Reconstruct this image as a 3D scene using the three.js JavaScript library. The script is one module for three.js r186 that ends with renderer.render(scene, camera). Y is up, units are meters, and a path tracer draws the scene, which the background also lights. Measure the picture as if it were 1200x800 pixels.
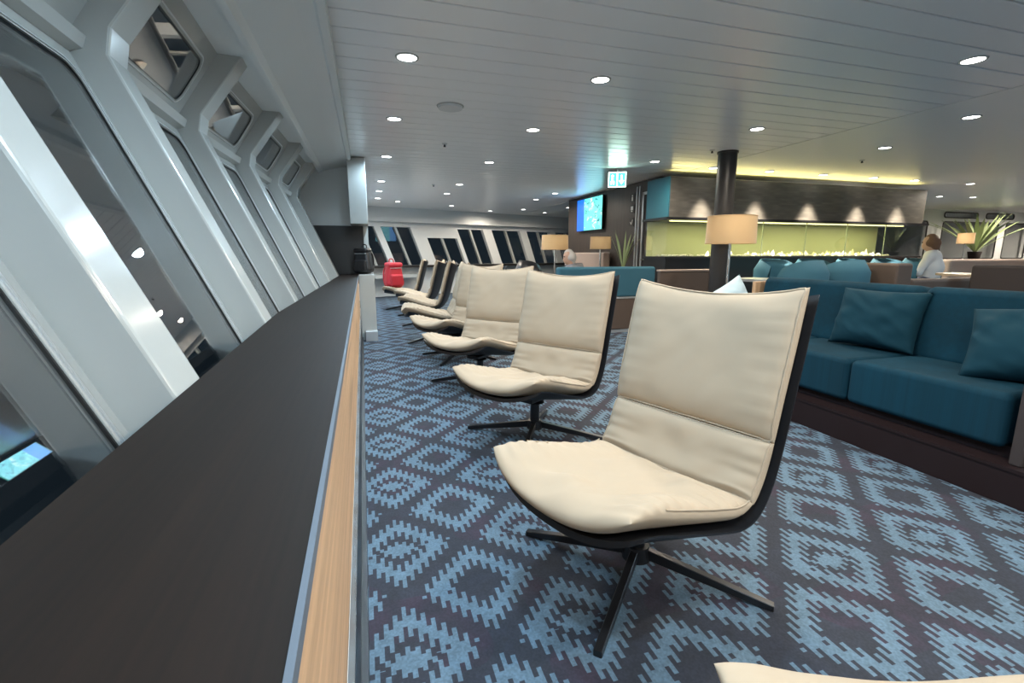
import * as THREE from 'three';
import { RoundedBoxGeometry } from 'three/addons/geometries/RoundedBoxGeometry.js';
import { mergeGeometries, mergeVertices, toCreasedNormals } from 'three/addons/utils/BufferGeometryUtils.js';
import { MarchingCubes } from 'three/addons/objects/MarchingCubes.js';
import { RectAreaLightUniformsLib } from 'three/addons/lights/RectAreaLightUniformsLib.js';

// ------------------------------------------------------------------ camera, sky, exposure
const scene = new THREE.Scene();
const camera = new THREE.PerspectiveCamera(71.56, 1.5, 0.05, 200);
camera.position.set(0, 1.1, 0);
camera.rotation.order = 'YXZ';
camera.rotation.set(THREE.MathUtils.degToRad(-10.51), THREE.MathUtils.degToRad(-16.85), 0);
scene.add(camera);
const renderer = new THREE.WebGLRenderer({ antialias: true });
renderer.toneMapping = THREE.LinearToneMapping;
renderer.toneMappingExposure = 1.5;
renderer.shadowMap.enabled = true;
RectAreaLightUniformsLib.init();
scene.background = new THREE.Color().setRGB(0.006, 0.010, 0.014);   // night outside the windows

const LAMP_COOL = [0.60, 0.83, 1.0], LAMP_NEUTRAL = [1.0, 0.88, 0.72];
const LAMP_POWER = 5.6;            // candela of one ceiling downlight

// ------------------------------------------------------------------ helpers
let seed = 12345;
const rnd = () => { seed = (seed * 1664525 + 1013904223) >>> 0; return seed / 4294967296; };
const used = new Map();
function numbered(n) { const k = used.get(n) || 0; used.set(n, k + 1); return k ? `${n}_${String(k).padStart(3, '0')}` : n; }
const V = (x, y, z) => new THREE.Vector3(x, y, z);
const lin = (r, g, b) => new THREE.Color().setRGB(r, g, b);
function mat(r, g, b, rough = 0.6, extra = {}) {
  return new THREE.MeshPhysicalMaterial({ color: lin(r, g, b), roughness: rough, ...extra });
}
function mesh(name, geo, m, parent) {
  const o = new THREE.Mesh(geo, m); o.name = parent ? name : numbered(name);
  o.castShadow = true; o.receiveShadow = true; (parent || scene).add(o); return o;
}
function tag(o, label, category, group) { o.userData.label = label; o.userData.category = category; if (group) o.userData.group = group; return o; }
function thing(name, label, category, [x, y, z] = [0, 0, 0], turn = 0, group) {
  const o = new THREE.Group(); o.name = numbered(name); scene.add(o);
  o.position.set(x, y, z); o.rotation.y = turn; return tag(o, label, category, group);
}
function struct(name, label, category, pos = [0, 0, 0], turn = 0) {
  const o = new THREE.Group(); o.name = name; scene.add(o); o.position.set(...pos); o.rotation.y = turn;
  o.userData.kind = 'structure'; o.userData.label = label; o.userData.category = category; return o;
}
function copyOf(root, [x, y, z], turn, label, group, base) {
  const r = root.clone(); r.name = numbered(base); scene.add(r); r.position.set(x, y, z); r.rotation.set(0, turn, 0);
  r.userData = { ...root.userData }; if (label) r.userData.label = label; if (group) r.userData.group = group; return r;
}
// box given by two corners
function bx(x0, x1, y0, y1, z0, z1) {
  const g = new THREE.BoxGeometry(Math.abs(x1 - x0), Math.abs(y1 - y0), Math.abs(z1 - z0));
  g.translate((x0 + x1) / 2, (y0 + y1) / 2, (z0 + z1) / 2); return g;
}
function rbx(x0, x1, y0, y1, z0, z1, r = 0.02, seg = 3) {
  const w = Math.abs(x1 - x0), h = Math.abs(y1 - y0), d = Math.abs(z1 - z0);
  const g = new RoundedBoxGeometry(w, h, d, seg, Math.min(r, w / 2.01, h / 2.01, d / 2.01));
  g.translate((x0 + x1) / 2, (y0 + y1) / 2, (z0 + z1) / 2); return g;
}
function cyl(r0, r1, y0, y1, seg = 24, open = false) { const g = new THREE.CylinderGeometry(r1, r0, y1 - y0, seg, 1, open); g.translate(0, (y0 + y1) / 2, 0); return g; }
function merge(list) { return mergeGeometries(list.map(g => (g.index ? g.toNonIndexed() : g)).map(g => { const c = g.clone(); for (const k of Object.keys(c.attributes)) if (!['position', 'normal', 'uv'].includes(k)) c.deleteAttribute(k); return c; })); }
function tube(pts, r, seg = 40, rs = 8, closed = false) { return new THREE.TubeGeometry(new THREE.CatmullRomCurve3(pts, closed, 'centripetal'), seg, r, rs, closed); }
// uv in metres from two position axes
function uvm(g, a = 'x', b = 'z', s = 1, t = s) {
  const p = g.attributes.position, i = { x: 0, y: 1, z: 2 }, uv = new Float32Array(p.count * 2);
  for (let k = 0; k < p.count; k++) { uv[2 * k] = p.array[3 * k + i[a]] / s; uv[2 * k + 1] = p.array[3 * k + i[b]] / t; }
  g.setAttribute('uv', new THREE.BufferAttribute(uv, 2)); return g;
}
// value noise
function hash(x, y) { let h = (x * 374761393 + y * 668265263) | 0; h = Math.imul(h ^ (h >>> 13), 1274126177); return ((h ^ (h >>> 16)) >>> 0) / 4294967296; }
function vnoise(x, y, px = 0, py = 0) {
  const xi = Math.floor(x), yi = Math.floor(y), fx = x - xi, fy = y - yi;
  const m = (v, p) => (p ? ((v % p) + p) % p : v), s = t => t * t * (3 - 2 * t);
  const a = hash(m(xi, px), m(yi, py)), b = hash(m(xi + 1, px), m(yi, py)), c = hash(m(xi, px), m(yi + 1, py)), d = hash(m(xi + 1, px), m(yi + 1, py));
  return a + (b - a) * s(fx) + (c - a) * s(fy) + (a - b - c + d) * s(fx) * s(fy);
}
function dataTex(w, h, fn, srgb = true) {
  const d = new Uint8Array(w * h * 4);
  for (let j = 0; j < h; j++) for (let i = 0; i < w; i++) {
    const c = fn(i / w, j / h, i, j), k = 4 * (j * w + i);
    d[k] = c[0]; d[k + 1] = c[1]; d[k + 2] = c[2]; d[k + 3] = 255;
  }
  const t = new THREE.DataTexture(d, w, h); t.wrapS = t.wrapT = THREE.RepeatWrapping; t.magFilter = THREE.LinearFilter;
  t.minFilter = THREE.LinearMipmapLinearFilter; t.generateMipmaps = true; if (srgb) t.colorSpace = THREE.SRGBColorSpace; t.needsUpdate = true; return t;
}
function canvasTex(w, h, draw) {
  const c = document.createElement('canvas'); c.width = w; c.height = h; draw(c.getContext('2d'), w, h);
  const t = new THREE.CanvasTexture(c); t.colorSpace = THREE.SRGBColorSpace; return t;
}

// ------------------------------------------------------------------ materials
const TILEX = 2.0, TILEZ = 2.08;
const carpetTex = dataTex(1536, 1536, (u, v) => {
  // woven motif: toothed concentric diamonds, 0.50 x 0.52 m repeat, staggered; columns are 1/36 of a repeat
  const COLS = 144, i = Math.floor(u * COLS), sh = (i % 2 ? 1 : -1) * 0.040;
  const fx = ((i + 0.5) / COLS) * 4, fz = v * 4 + sh;
  const ax = Math.abs(fx - Math.round(fx)), az = Math.abs(fz - Math.round(fz));
  const d = ax + az, e = Math.min(d, 1 - d), fc = fz - sh * 0.5, ac = Math.abs(fc - Math.round(fc));
  const light = ax * 0.6 + ac < 0.095 || (e > 0.225 && e < 0.388);
  const n = vnoise(u * 60, v * 60, 60, 60), f = vnoise(u * 420, v * 420, 420, 420), m = vnoise(u * 14 + 5, v * 14, 14, 14);
  const k = 0.86 + 0.2 * f + 0.1 * (n - 0.5);
  if (light) return [92 * k, 116 * k, 135 * k];
  const w = m > 0.55 ? 1 : 0;
  return [(46 + 9 * w * n) * k, (50 - 2 * w) * k, (60 + 2 * n) * k];
});
const M = {};
M.carpet = new THREE.MeshPhysicalMaterial({ map: carpetTex, roughness: 0.95 });
M.plank = mat(0.82, 0.83, 0.84, 0.28);
M.ceilSmooth = mat(0.82, 0.83, 0.82, 0.32);
M.joint = mat(0.22, 0.23, 0.24, 0.7);
M.white = mat(0.43, 0.44, 0.425, 0.17);
M.whiteMatte = mat(0.70, 0.72, 0.72, 0.45);
M.gasket = mat(0.012, 0.012, 0.012, 0.4);
M.glass = new THREE.MeshPhysicalMaterial({ color: lin(1, 1, 1), roughness: 0.0, transmission: 1, thickness: 0, ior: 2.3 });
M.glassPlain = new THREE.MeshPhysicalMaterial({ color: lin(1, 1, 1), roughness: 0.0, transmission: 1, thickness: 0, ior: 1.45 });
M.dark = mat(0.020, 0.018, 0.018, 0.4);
M.black = mat(0.010, 0.010, 0.012, 0.35);
M.blackMetal = mat(0.012, 0.012, 0.014, 0.3, { metalness: 0.0 });
M.chrome = mat(0.75, 0.75, 0.75, 0.18, { metalness: 1 });
M.alu = mat(0.62, 0.64, 0.66, 0.38, { metalness: 0.7 });
M.edgeBand = mat(0.11, 0.13, 0.16, 0.45);
M.shelf = new THREE.MeshPhysicalMaterial({ roughness: 0.6, specularIntensity: 0.35, map: dataTex(512, 512, (u, v) => {
  const a = vnoise(u * 90, v * 4, 90, 4), b = vnoise(u * 8, v * 8, 8, 8), f = vnoise(u * 256, v * 256, 256, 256), k = 0.85 + 0.2 * a + 0.12 * (b - 0.5) + 0.08 * f;
  return [31 * k, 22 * k, 17 * k];
}) });
M.oak = new THREE.MeshPhysicalMaterial({ roughness: 0.5, map: dataTex(512, 1024, (u, v) => {
  const wav = vnoise(u * 3, v * 3, 3, 3) * 0.35, g = vnoise((u + wav * 0.08) * 46, v * 3, 46, 3), l = Math.pow(vnoise((u + wav * 0.12) * 22 + 7, v * 2, 22, 2), 2.2), f = vnoise(u * 256, v * 90, 256, 90);
  const k = 0.86 + 0.16 * g - 0.30 * (l > 0.42 ? (l - 0.42) * 1.6 : 0) + 0.07 * f;
  return [196 * k, 160 * k, 124 * k];
}) });
const fabricBump = (() => { const t = dataTex(256, 256, (u, v, i, j) => { const w = 120 + 60 * ((i + j) % 4 < 2 ? 1 : 0) + 60 * hash(i, j); return [w, w, w]; }, false); return t; })();
M.cream = mat(0.415, 0.33, 0.24, 0.85, { sheen: 0.15, sheenRoughness: 0.6, sheenColor: lin(0.8, 0.7, 0.6) });
M.shell = mat(0.010, 0.011, 0.014, 0.45);
const tealTex = dataTex(512, 512, (u, v) => {
  const a = vnoise(u * 7, v * 7, 7, 7), b = vnoise(u * 40, v * 40, 40, 40), f = vnoise(u * 256, v * 256, 256, 256), k = 0.84 + 0.16 * a + 0.1 * b + 0.08 * f;
  return [8 * k, 50 * k, 66 * k];
});
M.teal = new THREE.MeshPhysicalMaterial({ map: tealTex, roughness: 0.85, specularIntensity: 0.4, sheen: 0.12, sheenRoughness: 0.45, sheenColor: lin(0.08, 0.24, 0.32) });
M.tealDark = mat(0.006, 0.036, 0.056, 0.85, { specularIntensity: 0.3, sheen: 0.12, sheenRoughness: 0.5, sheenColor: lin(0.05, 0.16, 0.22) });
M.tealPlain = mat(0.026, 0.105, 0.155, 0.85, { sheen: 0.15, sheenRoughness: 0.5, sheenColor: lin(0.1, 0.3, 0.36) });
M.tealLight = mat(0.52, 0.66, 0.72, 0.8);
M.plinth = mat(0.017, 0.010, 0.011, 0.5, { specularIntensity: 0.4 });
M.brown = mat(0.10, 0.070, 0.055, 0.65);
M.brownDark = mat(0.035, 0.026, 0.026, 0.7);
M.taupe = mat(0.36, 0.28, 0.24, 0.7);
M.darkWall = new THREE.MeshPhysicalMaterial({ roughness: 0.45, map: dataTex(256, 256, (u, v) => { const k = 0.85 + 0.2 * vnoise(u * 60, v * 3, 60, 3) + 0.1 * vnoise(u * 6, v * 6, 6, 6); return [58 * k, 50 * k, 46 * k]; }) });
M.fascia = new THREE.MeshPhysicalMaterial({ roughness: 0.34, map: dataTex(512, 512, (u, v) => {
  const a = vnoise(u * 6, v * 60, 6, 60), b = vnoise(u * 14, v * 24 + 3, 14, 24), f = vnoise(u * 200, v * 200, 200, 200), k = 0.82 + 0.16 * a * b + 0.12 * b + 0.08 * f;
  return [112 * k, 108 * k, 101 * k];
}) });
M.red = mat(0.42, 0.012, 0.025, 0.55);
M.leaf = mat(0.36, 0.44, 0.22, 0.6, { side: THREE.DoubleSide });
M.olive = mat(0.42, 0.45, 0.26, 0.3);
M.skin = mat(0.55, 0.34, 0.25, 0.6);
M.shade = new THREE.MeshPhysicalMaterial({ color: lin(0.66, 0.48, 0.28), roughness: 0.95, transmission: 0.4, thickness: 0, side: THREE.DoubleSide });
const glow = (r, g, b, s = 1) => new THREE.MeshStandardMaterial({ color: lin(0.02, 0.02, 0.02), emissive: lin(r, g, b), emissiveIntensity: s });

// ------------------------------------------------------------------ floor
const CEIL = 2.25, PLAT = 0.17;
const floorOff = [0.06, -1.15];
function carpetUV(g) { const p = g.attributes.position, uv = new Float32Array(p.count * 2); for (let k = 0; k < p.count; k++) { uv[2 * k] = (p.getX(k) - floorOff[0]) / TILEX; uv[2 * k + 1] = (p.getZ(k) - floorOff[1]) / TILEZ; } g.setAttribute('uv', new THREE.BufferAttribute(uv, 2)); return g; }
const fl = mesh('floor', carpetUV(bx(-1.2, 18.5, -0.12, 0, 3.2, -16.5)), M.carpet);
fl.userData = { kind: 'structure', label: 'blue and charcoal carpet woven with toothed diamonds', category: 'floor' };
{
  const p = struct('floor_platform', 'raised dark edged platform carrying the teal sofas', 'platform');
  mesh('platform_block', bx(2.66, 18.4, 0.002, PLAT - 0.012, -3.5, 3.1), M.plinth, p);
  mesh('platform_block', bx(4.45, 18.4, 0.002, PLAT - 0.012, -9.4, -3.5), M.plinth, p);
  mesh('platform_top', carpetUV(bx(2.70, 18.4, PLAT - 0.012, PLAT, -3.46, 3.1)), M.carpet, p);
  mesh('platform_top', carpetUV(bx(4.49, 18.4, PLAT - 0.012, PLAT, -9.4, -3.46)), M.carpet, p);
  mesh('platform_edge', bx(2.655, 2.82, PLAT - 0.014, PLAT + 0.003, -3.5, 3.1), M.plinth, p);
}

// ------------------------------------------------------------------ ceiling
{
  const c = struct('ceiling', 'pale metal plank ceiling with recessed downlights', 'ceiling');
  mesh('ceiling_backing', bx(-0.13, 18.5, CEIL + 0.016, CEIL + 0.12, 3.2, -16.5), M.joint, c);
  const pg = rbx(-0.115, 4.43, CEIL, CEIL + 0.014, -0.0935, 0.0935, 0.005, 1);
  const pitch = 0.1955, z0 = -2.649;
  for (let k = -29; k < 57; k++) { const z = z0 - (k + 0.5) * pitch; if (z > 3.1 || z < -13.6) continue; const o = mesh('plank', pg, M.plank, c); o.position.z = z; }
  mesh('ceiling_panel', bx(4.445, 18.4, CEIL + 0.001, CEIL + 0.016, 3.1, -16.4), M.ceilSmooth, c);
  mesh('ceiling_panel', bx(-0.13, 4.44, CEIL + 0.001, CEIL + 0.016, -13.6, -16.4), M.ceilSmooth, c);
}

// ------------------------------------------------------------------ window wall on the left
const WX = -0.42, WT = Math.atan(0.034), LEAN = 0.426, YK = 1.80, UP = 0.66, XK = -LEAN * (YK - 0.75);
const xl = y => -LEAN * (y - 0.75), xu = y => XK + UP * (y - YK);
const BAY = 1.075, postZ = k => -1.115 - BAY * k;
const K0 = -3, K1 = 6;
// the wall bends gently inward past the third post: two straight runs hinged at local z = ZH
const ZH = -3.337, WT2 = -0.030;
const runA = { pos: [WX, 0, 0], turn: WT };
const runB = { pos: [WX + Math.sin(WT) * ZH - Math.sin(WT2) * ZH, 0, Math.cos(WT) * ZH - Math.cos(WT2) * ZH], turn: WT2 };
const runOf = k => (k <= 2 ? runA : runB);
// a sheet on an inclined plane: shape drawn in (w = -z, h = y) then leaned
function leanSheet(shape, depth, xOf, dx, curve = 10) {
  const g = new THREE.ExtrudeGeometry(shape, { depth, bevelEnabled: false, curveSegments: curve });
  const p = g.attributes.position;
  for (let i = 0; i < p.count; i++) { const w = p.getX(i), h = p.getY(i), d = p.getZ(i); p.setXYZ(i, xOf(h) + dx + d, h, -w); }
  g.computeVertexNormals(); return g;
}
function rrect(s, x0, x1, y0, y1, r) {
  s.moveTo(x0 + r, y0); s.lineTo(x1 - r, y0); s.absarc(x1 - r, y0 + r, r, -Math.PI / 2, 0, false); s.lineTo(x1, y1 - r); s.absarc(x1 - r, y1 - r, r, 0, Math.PI / 2, false);
  s.lineTo(x0 + r, y1); s.absarc(x0 + r, y1 - r, r, Math.PI / 2, Math.PI, false); s.lineTo(x0, y0 + r); s.absarc(x0 + r, y0 + r, r, Math.PI, Math.PI * 1.5, false); return s;
}
function ring(x0, x1, y0, y1, r, t) { const s = rrect(new THREE.Shape(), x0, x1, y0, y1, r); s.holes.push(rrect(new THREE.Path(), x0 + t, x1 - t, y0 + t, y1 - t, Math.max(r - t, 0.005))); return s; }
{
  const w1 = struct('wall_left', 'white steel window wall leaning outward above the long counter', 'wall', runA.pos, runA.turn);
  const w2 = struct('wall_left_far', 'far run of the white steel window wall up to the bulkhead', 'wall', runB.pos, runB.turn);
  for (let k = K0; k <= K1; k++) {
    const zc = postZ(k), w = k <= 2 ? w1 : w2;
    // post following the knuckle
    const s = new THREE.Shape();
    s.moveTo(xl(0.3) - 0.02, 0.3); s.lineTo(XK - 0.02, YK); s.lineTo(xu(2.21) - 0.02, 2.21); s.lineTo(xu(2.21) + 0.125, 2.21); s.lineTo(XK + 0.14, YK + 0.06); s.lineTo(XK + 0.122, YK - 0.03); s.lineTo(xl(0.3) + 0.115, 0.3); s.closePath();
    const g = new THREE.ExtrudeGeometry(s, { depth: 0.14, bevelEnabled: true, bevelSize: 0.008, bevelThickness: 0.01, bevelSegments: 2 });
    g.translate(0, 0, zc - 0.07);
    mesh('window_post', g, M.white, w);
    // plate of the bay on the camera side of this post
    const wa = -(postZ(k - 1) - 0.07), wb = -(zc + 0.07);
    const ls = new THREE.Shape(); ls.moveTo(wa, 0.3); ls.lineTo(wb, 0.3); ls.lineTo(wb, YK); ls.lineTo(wa, YK); ls.closePath();
    ls.holes.push(rrect(new THREE.Path(), wa + 0.05, wb - 0.055, 0.52, 1.71, 0.07));
    mesh('window_plate', leanSheet(ls, 0.02, xl, -0.012), M.white, w);
    const us = new THREE.Shape(); us.moveTo(wa, YK); us.lineTo(wb, YK); us.lineTo(wb, 2.21); us.lineTo(wa, 2.21); us.closePath();
    us.holes.push(rrect(new THREE.Path(), wa + 0.12, wb - 0.10, 1.885, 2.095, 0.05));
    mesh('upper_plate', leanSheet(us, 0.02, xu, -0.012), M.white, w);
    // ledge at the knuckle between the posts
    const ks = new THREE.Shape(); ks.moveTo(XK - 0.015, YK - 0.045); ks.lineTo(XK + 0.06, YK - 0.02); ks.lineTo(XK + 0.075, YK + 0.02); ks.lineTo(XK + 0.0, YK + 0.05); ks.closePath();
    const kg = new THREE.ExtrudeGeometry(ks, { depth: wb - wa, bevelEnabled: false }); kg.translate(0, 0, -wb);
    mesh('knuckle_ledge', kg, M.white, w);
  }
}
let winNo = 1;
for (let k = K0; k <= K1; k++) {
  const wa = -(postZ(k - 1) - 0.07), wb = -(postZ(k) + 0.07);
  for (const [kind, xOf, x0, x1, y0, y1, r] of [['main', xl, wa + 0.05, wb - 0.055, 0.52, 1.71, 0.07], ['upper', xu, wa + 0.12, wb - 0.10, 1.885, 2.095, 0.05]]) {
    const o = struct('window_' + winNo++, kind === 'main' ? 'tall rounded pane leaning outward in the white window wall' : 'small rounded pane leaning inward above the tall panes', 'window', runOf(k).pos, runOf(k).turn);
    mesh('pane', leanSheet(rrect(new THREE.Shape(), x0 - 0.004, x1 + 0.004, y0 - 0.004, y1 + 0.004, r + 0.004), 0.004, xOf, -0.004), M.glass, o);
    mesh('gasket', leanSheet(ring(x0 - 0.004, x1 + 0.004, y0 - 0.004, y1 + 0.004, r + 0.004, 0.009), 0.006, xOf, -0.001), M.gasket, o);
    mesh('bead', leanSheet(ring(x0 - 0.014, x1 + 0.014, y0 - 0.014, y1 + 0.014, r + 0.014, 0.006), 0.008, xOf, 0.004), M.alu, o);
  }
}
{
  // soffit beam between window wall and ceiling
  const s = new THREE.Shape();
  s.moveTo(-0.10, 2.40); s.lineTo(-0.118, 2.205); s.lineTo(-0.155, 2.20); s.lineTo(-0.17, 2.215); s.lineTo(-0.25, 2.20); s.lineTo(-0.47, 2.145); s.lineTo(-0.50, 2.12); s.lineTo(-0.535, 2.12); s.lineTo(-0.55, 2.17); s.lineTo(-1.3, 2.19); s.lineTo(-1.3, 2.40); s.closePath();
  const g = new THREE.ExtrudeGeometry(s, { depth: 16.0, bevelEnabled: false }); g.translate(0, 0, -12.9);
  const t = mesh('trim_1', g, M.whiteMatte); t.userData = { kind: 'structure', label: 'white steel soffit beam running along the ceiling edge', category: 'trim' };
}
// ------------------------------------------------------------------ counter under the windows
{
  const YT = 0.83;
  const c = thing('window_counter', 'long dark brown counter with oak front under the slanted windows', 'counter');
  const side = (z, off) => -0.0634 + off + 0.0075 * z, outer = z => (z > -2.4 ? -0.326 + 0.034 * z : -0.4076 - 0.018 * (z + 2.4));
  const ts = new THREE.Shape([[side(2.6, 0), 2.6], [side(-6.75, 0), -6.75], [outer(-6.75), -6.75], [outer(-2.4), -2.4], [outer(2.6), 2.6]].map(([x, z]) => new THREE.Vector2(x, -z)));
  const tg = new THREE.ExtrudeGeometry(ts, { depth: 0.03, bevelEnabled: true, bevelSize: 0.002, bevelThickness: 0.002, bevelSegments: 1 });
  tg.rotateX(-Math.PI / 2); tg.translate(0, YT - 0.032, 0);
  mesh('counter_top', uvm(tg, 'x', 'z', 0.5, 2.2), M.shelf, c);
  function strip(y0, y1, o0, o1, m, name) {
    const g = bx(0, o1 - o0, y0, y1, 2.6, -6.25); const p = g.attributes.position;
    for (let i = 0; i < p.count; i++) p.setX(i, side(p.getZ(i), o0) + p.getX(i));
    g.computeVertexNormals(); return mesh(name, uvm(g, 'y', 'z', 0.5, 1.6), m, c);
  }
  strip(YT - 0.016, YT + 0.0015, 0.0, 0.006, M.edgeBand, 'edge_band').userData.label = 'blue grey edge band';
  strip(0.41, YT - 0.016, -0.022, 0.002, M.oak, 'front_panel').userData.label = 'oak veneer front panel';
  strip(0.26, 0.41, -0.022, 0.003, M.white, 'lower_panel').userData.label = 'pale metal lower panel';
  strip(0.05, 0.26, -0.022, 0.004, M.black, 'kick_plate');
  strip(0.0, 0.05, -0.022, 0.022, M.black, 'skirting');
  mesh('back_carcass', bx(-0.32, -0.16, 0.02, 0.78, 2.5, -6.2), M.dark, c);
}
{
  const c = thing('window_bulkhead', 'white boxed bulkhead at the far end of the counter', 'bulkhead', [0, 0, -6.3]);
  mesh('base_box', rbx(-0.105, 0.085, 0.0, 0.84, -0.7, 0.0, 0.008), M.white, c);
  mesh('base_shoe', rbx(-0.06, 0.09, 0.0, 0.13, 0.0, 0.10, 0.006), M.alu, c);
  mesh('upper_box', rbx(-0.17, 0.045, 1.46, 2.24, -0.7, 0.0, 0.01), M.white, c);
  mesh('dark_panel', bx(-0.85, -0.02, 0.70, 1.46, -0.62, -0.47), M.dark, c);
  mesh('end_panel', bx(-1.0, -0.15, 1.46, 2.2, -0.62, -0.50), M.whiteMatte, c);
  mesh('white_strip', bx(-0.02, 0.04, 0.84, 1.46, -0.62, -0.47), M.white, c);
}

// ------------------------------------------------------------------ other walls
{
  const wl = mesh('wall_left_end', bx(-0.26, -0.14, 0, 2.3, -7.02, -12.7), M.whiteMatte); wl.userData = { kind: 'structure', label: 'pale wall beyond the bulkhead', category: 'wall' };
  const wallNear = mesh('wall_back', bx(-1.4, 18.5, 0, 2.4, 3.1, 3.22), M.whiteMatte); wallNear.userData = { kind: 'structure', label: 'pale wall at the near end of the lounge', category: 'wall' };
  const wallR = mesh('wall_right', bx(18.4, 18.55, 0, 2.4, 3.2, -16.5), M.whiteMatte); wallR.userData = { kind: 'structure', label: 'pale wall on the inboard side', category: 'wall' };
}
// far end wall, oblique, slanted windows
{
  const P0 = [-1, 0, -12.4], TH = Math.atan2(2.6, 7.2), SH = 0.40;
  const w = struct('wall_far', 'pale end wall with slanted window mullions', 'wall', P0, TH);
  const pairs = [[0.55, 1.25], [1.42, 2.24], [2.62, 3.55], [3.66, 4.52], [4.83, 5.88], [6.15, 7.1], [7.35, 8.3], [8.5, 9.4], [9.6, 10.5]];
  const yb = 0.80, yt = 1.78;
  const s = new THREE.Shape(); s.moveTo(-0.4, 0); s.lineTo(12.6, 0); s.lineTo(12.6, 2.3); s.lineTo(-0.4, 2.3); s.closePath();
  const quad = (P, a, b, y0, y1) => { const o = y => (yt - y) * SH; P.moveTo(a + o(y0), y0); P.lineTo(b + o(y0), y0); P.lineTo(b + o(y1), y1); P.lineTo(a + o(y1), y1); P.closePath(); return P; };
  for (const [a, b] of pairs) s.holes.push(quad(new THREE.Path(), a, b, yb, yt));
  mesh('wall_plate', new THREE.ExtrudeGeometry(s, { depth: 0.12, bevelEnabled: false }), M.whiteMatte, w);
  mesh('cornice', bx(-0.4, 12.6, 1.90, 2.30, 0.12, 0.30), M.whiteMatte, w);
  mesh('sill_bench', bx(1.0, 2.3, 0.5, 0.58, 0.12, 0.7), M.white, w);
  mesh('window_ledge', bx(-0.4, 12.6, 0.74, 0.80, 0.1, 0.4), M.dark, w);
  pairs.forEach(([a, b], i) => {
    const o = struct('window_' + winNo++, 'dark slanted double window in the end wall', 'window', P0, TH);
    const m = (a + b) / 2, t = 0.03, top = i === 2 ? 1.52 : yt;
    for (const [c, d] of [[a, m - t], [m + t, b]]) mesh('pane', new THREE.ExtrudeGeometry(quad(new THREE.Shape(), c, d, yb, yt), { depth: 0.01, bevelEnabled: false }).translate(0, 0, 0.03), M.glassPlain, o);
    mesh('mullion', new THREE.ExtrudeGeometry(quad(new THREE.Shape(), m - t, m + t, yb, yt), { depth: 0.08, bevelEnabled: false }).translate(0, 0, 0.02), M.white, o);
    if (i === 2) mesh('blind', new THREE.ExtrudeGeometry(quad(new THREE.Shape(), a, b, top, yt), { depth: 0.01, bevelEnabled: false }).translate(0, 0, 0.11), M.whiteMatte, o).userData.label = 'half lowered pale blind';
  });
}
// far right wall with rounded windows
{
  const Z = -9.2;
  const w = struct('wall_far_right', 'grey end wall with rounded windows behind the palm', 'wall', [0, 0, Z]);
  const s = new THREE.Shape(); s.moveTo(9.0, 0); s.lineTo(18.4, 0); s.lineTo(18.4, 2.25); s.lineTo(9.0, 2.25); s.closePath();
  const holes = [[14.75, 17.0, 0.95, 1.95], [17.3, 18.3, 0.95, 1.95], [14.75, 16.1, 2.03, 2.20], [16.4, 17.6, 2.03, 2.20], [11.8, 14.2, 0.95, 1.95]];
  for (const h of holes) s.holes.push(rrect(new THREE.Path(), ...h, 0.08));
  mesh('wall_plate', new THREE.ExtrudeGeometry(s, { depth: 0.1, bevelEnabled: false }), M.whiteMatte, w);
  for (const h of holes) { const o = struct('window_' + winNo++, 'dark rounded window in the grey end wall', 'window', [0, 0, Z]); mesh('pane', new THREE.ExtrudeGeometry(rrect(new THREE.Shape(), ...h, 0.08), { depth: 0.01, bevelEnabled: false }).translate(0, 0, 0.02), M.glassPlain, o); mesh('gasket', new THREE.ExtrudeGeometry(ring(...h, 0.08, 0.03), { depth: 0.02, bevelEnabled: false }).translate(0, 0, 0.09), M.gasket, o); }
}

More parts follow.
